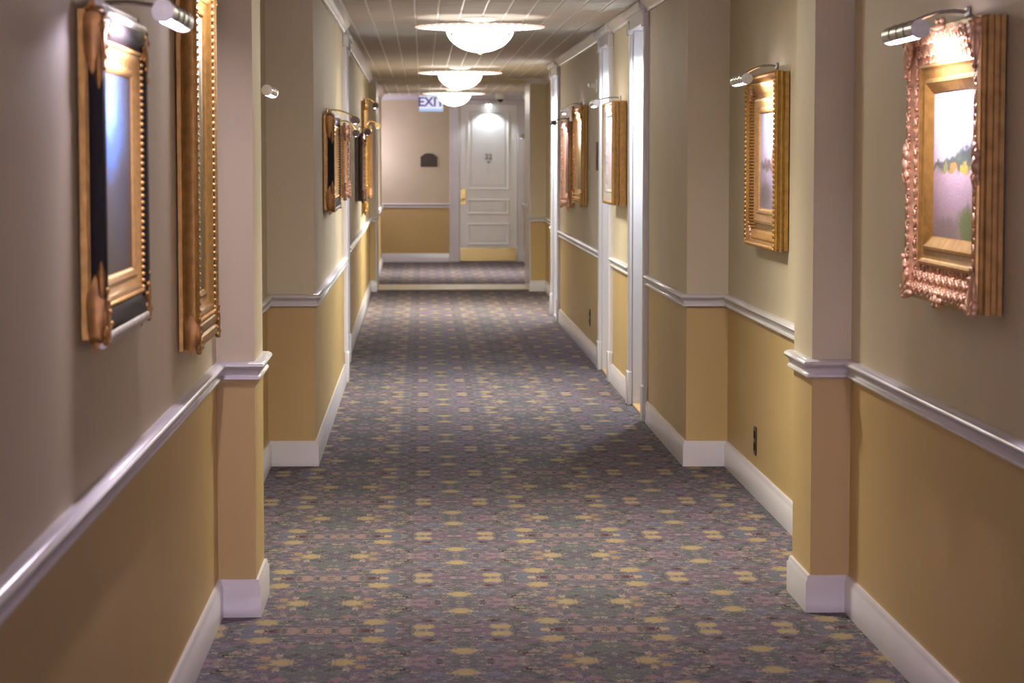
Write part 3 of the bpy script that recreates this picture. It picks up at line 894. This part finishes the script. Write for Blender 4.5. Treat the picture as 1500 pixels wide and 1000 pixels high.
def picture_light(side, xw, ymid, ztop, out, zhead, length, rad, label, finish='nickel', arm='nickel', power=None, style='straight'):
    """clamped to the back of a frame; ztop = top of that frame, head 'out' metres off the wall at height zhead"""
    T = wall_root('picture_light', side, xw, ymid, ztop)
    tag(T, label, 'light', None)
    hz = zhead - ztop
    MB().box(-0.018, 0.018, 0.003, 0.014, 0.016, 0.046, 0.003).build('bracket', M[arm], T)
    top = max(0.034, hz+0.010) if style == 'straight' else max(0.036, hz+0.05)
    pts = [(0, 0.014, 0.028)]
    for i in range(1, 7):
        a = i/6*PI/2
        pts.append((0, 0.014+0.03*(1-math.cos(a)), 0.028+(top-0.028)*math.sin(a)))
    for i in range(1, 6):
        f = i/5
        pts.append((0, 0.044+(out-0.044)*f, top+(hz+rad*0.6-top)*f*f))
    MB().tube(pts, 0.0055, 10).build('arm', M[arm], T)
    # half-open cylinder shade, mouth turned down and towards the picture
    mb = MB()
    seg, op = 22, R(140)
    tilt = R(-90-28)                     # direction of the mouth in the y-z plane (towards the wall)
    vs, fs = [], []
    for x in (-length/2, length/2):
        for rr in (rad, rad-0.002):
            for k in range(seg+1):
                a = tilt + op/2 + (2*PI-op)*k/seg
                vs.append((x, out+rr*math.cos(a), hz+rr*math.sin(a)))
    n = seg+1
    for k in range(seg):
        fs.append((k, k+1, 2*n+k+1, 2*n+k))
        fs.append((n+k, 3*n+k, 3*n+k+1, n+k+1))
        fs.append((k, n+k, n+k+1, k+1))
        fs.append((2*n+k, 2*n+k+1, 3*n+k+1, 3*n+k))
    fs.append((0, 2*n, 3*n, n)); fs.append((n-1, 2*n-1, 4*n-1, 3*n-1))
    mb.add(vs, fs)
    for s in (-0.25, 0.0, 0.25):         # raised bands round the shade
        ring = []
        for k in range(seg+1):
            a = tilt + op/2 + (2*PI-op)*k/seg
            ring.append((s*length, out+(rad+0.0005)*math.cos(a), hz+(rad+0.0005)*math.sin(a)))
        mb.tube(ring, 0.0018, 6)
    sh = mb.build('shade', M[finish], T)
    for s in (-1, 1):
        MB().tube([(s*(length/2-0.003), out, hz), (s*(length/2+0.003), out, hz)], rad*1.02, 22).build('end_cap', M[finish], T)
    bo = Vector((0, math.cos(tilt), math.sin(tilt)))*rad*0.60
    MB().tube([(-length*0.42, out+bo.y, hz+bo.z), (length*0.42, out+bo.y, hz+bo.z)], rad*0.42, 10).build('bulb', M['bulb'], T)
    bl = Vector((0, math.cos(tilt), math.sin(tilt)))*rad*1.02
    area('lamp', T, (0, out+bl.y, hz+bl.z), (0, math.cos(tilt), math.sin(tilt)), length*0.7, rad*1.2, PIC_W if power is None else power, PIC_COL)
    return T

# right wall
picture('ornate', 'R', 1.538, 6.34, 7.29, 1.22, 2.015, 0.073, M['p_field'], 'ornate gold frame with landscape of pink field and dark hill, nearest on the right wall')
picture_light('R', 1.538, 6.78, 2.015, 0.185, 1.988, 0.42, 0.026, 'grey metal picture light over the pink field landscape on the right', power=8.5)
picture('gadroon', 'R', 1.619, 10.63, 11.60, 1.223, 2.022, 0.063, M['p_lake'], 'gold frame with ribbed cove in the right recess between the two pillars')
picture_light('R', 1.619, 11.0, 2.022, 0.17, 1.99, 0.40, 0.025, 'small chrome picture light on the gold frame in the right recess', power=6.5)
picture('box', 'R', 1.388, 16.40, 17.28, 1.312, 2.022, 0.10, M['p_pale'], 'deep plain gold box frame between the two nearest white doorways on the right')
picture_light('R', 1.388, 16.9, 2.022, 0.185, 2.012, 0.42, 0.025, 'picture light reaching out from the deep gold box frame', power=5)
picture('carved', 'R', 1.378, 20.18, 21.28, 1.24, 2.066, 0.05, M['p_woods'], 'taller of two slim gold frames beyond the second right doorway', (M['gold'], M['gold_light']))
picture_light('R', 1.378, 20.85, 2.066, 0.155, 2.032, 0.40, 0.025, 'lit picture light above the taller slim gold frame on the right', power=6)
picture('carved', 'R', 1.374, 21.85, 22.95, 1.18, 1.965, 0.055, M['p_dark'], 'shorter brown gilt frame nearest the far right doorway', (M['gold_dark'], M['gold_rose']))
picture_light('R', 1.374, 22.6, 1.965, 0.155, 1.955, 0.40, 0.025, 'dark picture light crossing in front of the far right white door casing', 'bronze', 'bronze', power=6)
picture('carved', 'R', 1.60, 32.6, 33.6, 1.2, 1.90, 0.05, M['p_woods'], 'gilt frame on the right wall past the archway, seen edge-on')
picture_light('R', 1.60, 33.1, 1.90, 0.235, 1.925, 0.34, 0.034, 'bright picture light glinting past the right side of the archway')
# left wall
picture('ebony', 'L', -0.733, 5.18, 6.02, 1.25, 1.953, 0.054, M['p_night'], 'black and gold frame with blue dusk painting, nearest on the left wall')
picture_light('L', -0.733, 5.50, 1.953, 0.175, 1.955, 0.44, 0.024, 'chrome picture light over the black and gold frame on the left', 'nickel', 'bronze', power=9.5)
picture('beaded', 'L', -0.733, 7.24, 7.96, 1.06, 2.24, 0.061, M['p_woods'], 'tall gold beaded frame beside the nearest left pillar')
picture_light('L', -0.733, 7.6, 2.24, 0.17, 2.25, 0.40, 0.025, 'picture light at the top of the tall gold beaded frame')
picture('carved', 'L', -0.823, 9.6, 10.5, 1.25, 1.87, 0.05, M['p_lake'], 'gilt frame hidden in the left recess behind the nearest left pillar')
picture_light('L', -0.823, 9.98, 1.87, 0.20, 1.908, 0.40, 0.022, 'banded chrome picture light poking out past the nearest left pillar', 'chrome', 'chrome', power=0.8)
picture('ebony', 'L', -0.573, 14.0, 15.1, 1.335, 1.885, 0.062, M['p_dark'], 'black and gold frame with carved corners, first beyond the left recess')
picture_light('L', -0.573, 14.5, 1.885, 0.175, 1.858, 0.34, 0.022, 'brass arm picture light on the black and gold frame, first beyond the left recess', 'bronze', 'brass', style='goose', power=5)
picture('carved', 'L', -0.573, 16.1, 17.1, 1.37, 1.85, 0.055, M['p_woods'], 'rose brown carved frame beside the left white doorway', (M['gold_dark'], M['rose_dark']))
picture_light('L', -0.573, 16.5, 1.85, 0.125, 1.80, 0.34, 0.022, 'brass arm picture light on the rose brown carved frame beside the left doorway', 'bronze', 'brass', style='goose', power=3.5)
picture('carved', 'L', -0.618, 22.3, 23.5, 1.235, 1.86, 0.065, M['p_dark'], 'dark frame with rose carved face, first beyond the left doorway', (M['bronze'], M['rose_dark']))
picture_light('L', -0.618, 22.9, 1.86, 0.105, 1.875, 0.36, 0.03, 'picture light on the dark rose frame, first beyond the left doorway', 'bronze', 'brass', style='goose', power=4)
picture('carved', 'L', -0.629, 25.0, 25.9, 1.06, 2.22, 0.035, M['p_woods'], 'tall narrow gold frame near the left of the archway', (M['gold'], M['gold']))
picture_light('L', -0.628, 25.6, 2.22, 0.14, 2.18, 0.34, 0.03, 'high brass picture light on the tall gold frame near the archway', 'bronze', 'brass', style='goose', power=4)
picture('carved', 'L', -0.636, 27.2, 28.2, 1.2, 1.98, 0.05, M['p_dark'], 'last gilt frame on the left before the archway, hidden behind the tall one')
picture_light('L', -0.636, 27.7, 1.98, 0.13, 2.0, 0.34, 0.03, 'brass picture light on the last left frame before the archway', 'brass', 'brass', style='goose', power=4)

# ------------------------------------------------------------------ end wall things
T = empty('wall_plaque', (0.105, Y1, 1.49))
tag(T, 'dark brown wall plaque with an arched top on the end wall', 'plaque')
def arch_pts(w, h0, h1, n=12, ins=0.0):
    pts = [(-w/2+ins, ins), (w/2-ins, ins), (w/2-ins, h0-ins), (w/2*0.78-ins, h0-ins)]
    for i in range(1, n):
        a = PI*i/n
        pts.append((w/2*0.78*math.cos(a)*(1-ins*4), h0+(h1-h0)*math.sin(a)-ins))
    pts += [(-w/2*0.78+ins, h0-ins), (-w/2+ins, h0-ins)]
    return pts
MB().extrude_xz(arch_pts(0.262, 0.165, 0.213), -0.020, 0.0).build('frame', M['plaque_rim'], T)
MB().extrude_xz(arch_pts(0.262, 0.165, 0.213, ins=0.018), -0.026, -0.018).build('panel', M['plaque'], T)

T = empty('door_downlight', (1.04, Y1-0.03, 2.46))
tag(T, 'small lit downlight above the white end door', 'light')
MB().lathe([(0.0, 0.05), (0.05, 0.05), (0.056, 0.02), (0.056, 0.0), (0.050, 0.0)], (0, -0.06, 0.0), 28).build('housing', M['plastic_white'], T)
MB().lathe([(0.05, 0.004), (0.042, -0.010), (0.025, -0.018), (0.001, -0.020)], (0, -0.06, 0.0), 24).build('lens', M['downlight'], T)
sp = bpy.data.lights.new('lamp', 'SPOT')
sp.energy = 17; sp.color = (0.86, 0.93, 1.0); sp.spot_size = R(122); sp.spot_blend = 0.45; sp.shadow_soft_size = 0.02
so = bpy.data.objects.new('lamp', sp); C.objects.link(so); so.parent = T
so.location = (0, -0.135, -0.03); so.rotation_euler = (R(-4), 0, 0)

T = empty('security_camera', (1.165, 36.5, CEIL))
tag(T, 'white ceiling dome security camera with dark lens near the end door', 'camera')
MB().lathe([(0.0, 0.0), (0.062, 0.0), (0.066, -0.02), (0.066, -0.075), (0.055, -0.09)], seg=28).build('housing', M['plastic_white'], T)
MB().ball((0.012, -0.01, -0.095), (0.05, 0.05, 0.05)).build('dome', M['smoke'], T)

T = empty('exit_sign', (0.13, 35.6, CEIL))
tag(T, 'lit white exit sign hanging from the ceiling beside the farthest bowl light', 'sign')
MB().box(-0.02, 0.02, -0.015, 0.015, -0.06, 0.0, 0.002).build('hanger', M['plastic_white'], T)
MB().box(-0.18, 0.18, -0.03, 0.03, -0.295, -0.055, 0.006).build('housing', M['plastic_white'], T)
MB().box(-0.172, 0.172, -0.034, -0.030, -0.255, -0.062).build('face', M['sign_face'], T, smooth=False)
MB().box(-0.172, 0.172, -0.034, -0.030, -0.290, -0.257).build('lower_strip', M['sign_base'], T, smooth=False)
text_mesh('lettering', 'EXIT', 0.185, 0.002, M['sign_letter'], T, (0, -0.036, -0.158), (R(90), 0, 0), 0.005)

T = empty('wall_sconce', (-1.0, 37.4, 1.62))
tag(T, 'small wall sconce in the side alcove left of the end wall', 'light')
MB().box(0, 0.015, -0.05, 0.05, -0.08, 0.08, 0.004).build('back_plate', M['brass'], T)
MB().tube([(0.01, 0, 0.0), (0.08, 0, -0.02), (0.10, 0, 0.02)], 0.008).build('arm', M['brass'], T)
MB().lathe([(0.03, 0.0), (0.05, 0.10), (0.06, 0.14)], (0.10, 0, 0.02), 20).build('lamp_shade', emis('sconce shade', (0.84, 0.76, 1.0), 120.0), T)

# ------------------------------------------------------------------ small wall fittings
def outlet(side, xw, y, z, label):
    T = wall_root('wall_outlet', side, xw, y, z)
    tag(T, label, 'outlet')
    MB().box(-0.04, 0.04, 0.0, 0.007, 0.0, 0.14, 0.003).build('cover_plate', M['plastic_brown'], T)
    for zz in (0.04, 0.10):
        s = MB().box(-0.017, 0.017, 0.007, 0.010, zz-0.018, zz+0.018, 0.003).build('socket', M['black'], T)
    return T
outlet('R', 1.619, 11.65, 0.195, 'brown wall outlet low in the right recess between the pillars')
outlet('R', 1.379, 19.84, 0.255, 'brown wall outlet low on the right wall beyond the second doorway')
T = wall_root('room_sign', 'R', 1.381, 19.05, 1.535)
tag(T, 'thin dark room sign beside the second right doorway, seen edge-on', 'sign')
MB().box(-0.08, 0.08, 0.0, 0.012, 0.0, 0.225, 0.003).build('plate', M['plaque'], T)
MB().box(-0.065, 0.065, 0.012, 0.015, 0.02, 0.205, 0.002).build('panel', M['bronze'], T)
T = wall_root('wall_sprinkler', 'R', 1.381, 19.1, 2.20)
tag(T, 'white sidewall sprinkler high beside the second right doorway', 'sprinkler')
e = MB().tube([(0, 0.0, 0), (0, 0.010, 0)], 0.055, 24).build('escutcheon', M['plastic_white'], T)
MB().tube([(0, 0.01, 0), (0, 0.055, 0)], [0.020, 0.014], 14).build('body', M['plastic_white'], T)
MB().box(-0.022, 0.022, 0.07, 0.073, -0.012, 0.018, 0.001).tube([(-0.012, 0.05, 0), (-0.015, 0.072, 0)], 0.003, 6).tube([(0.012, 0.05, 0), (0.015, 0.072, 0)], 0.003, 6).build('deflector', M['chrome'], T)
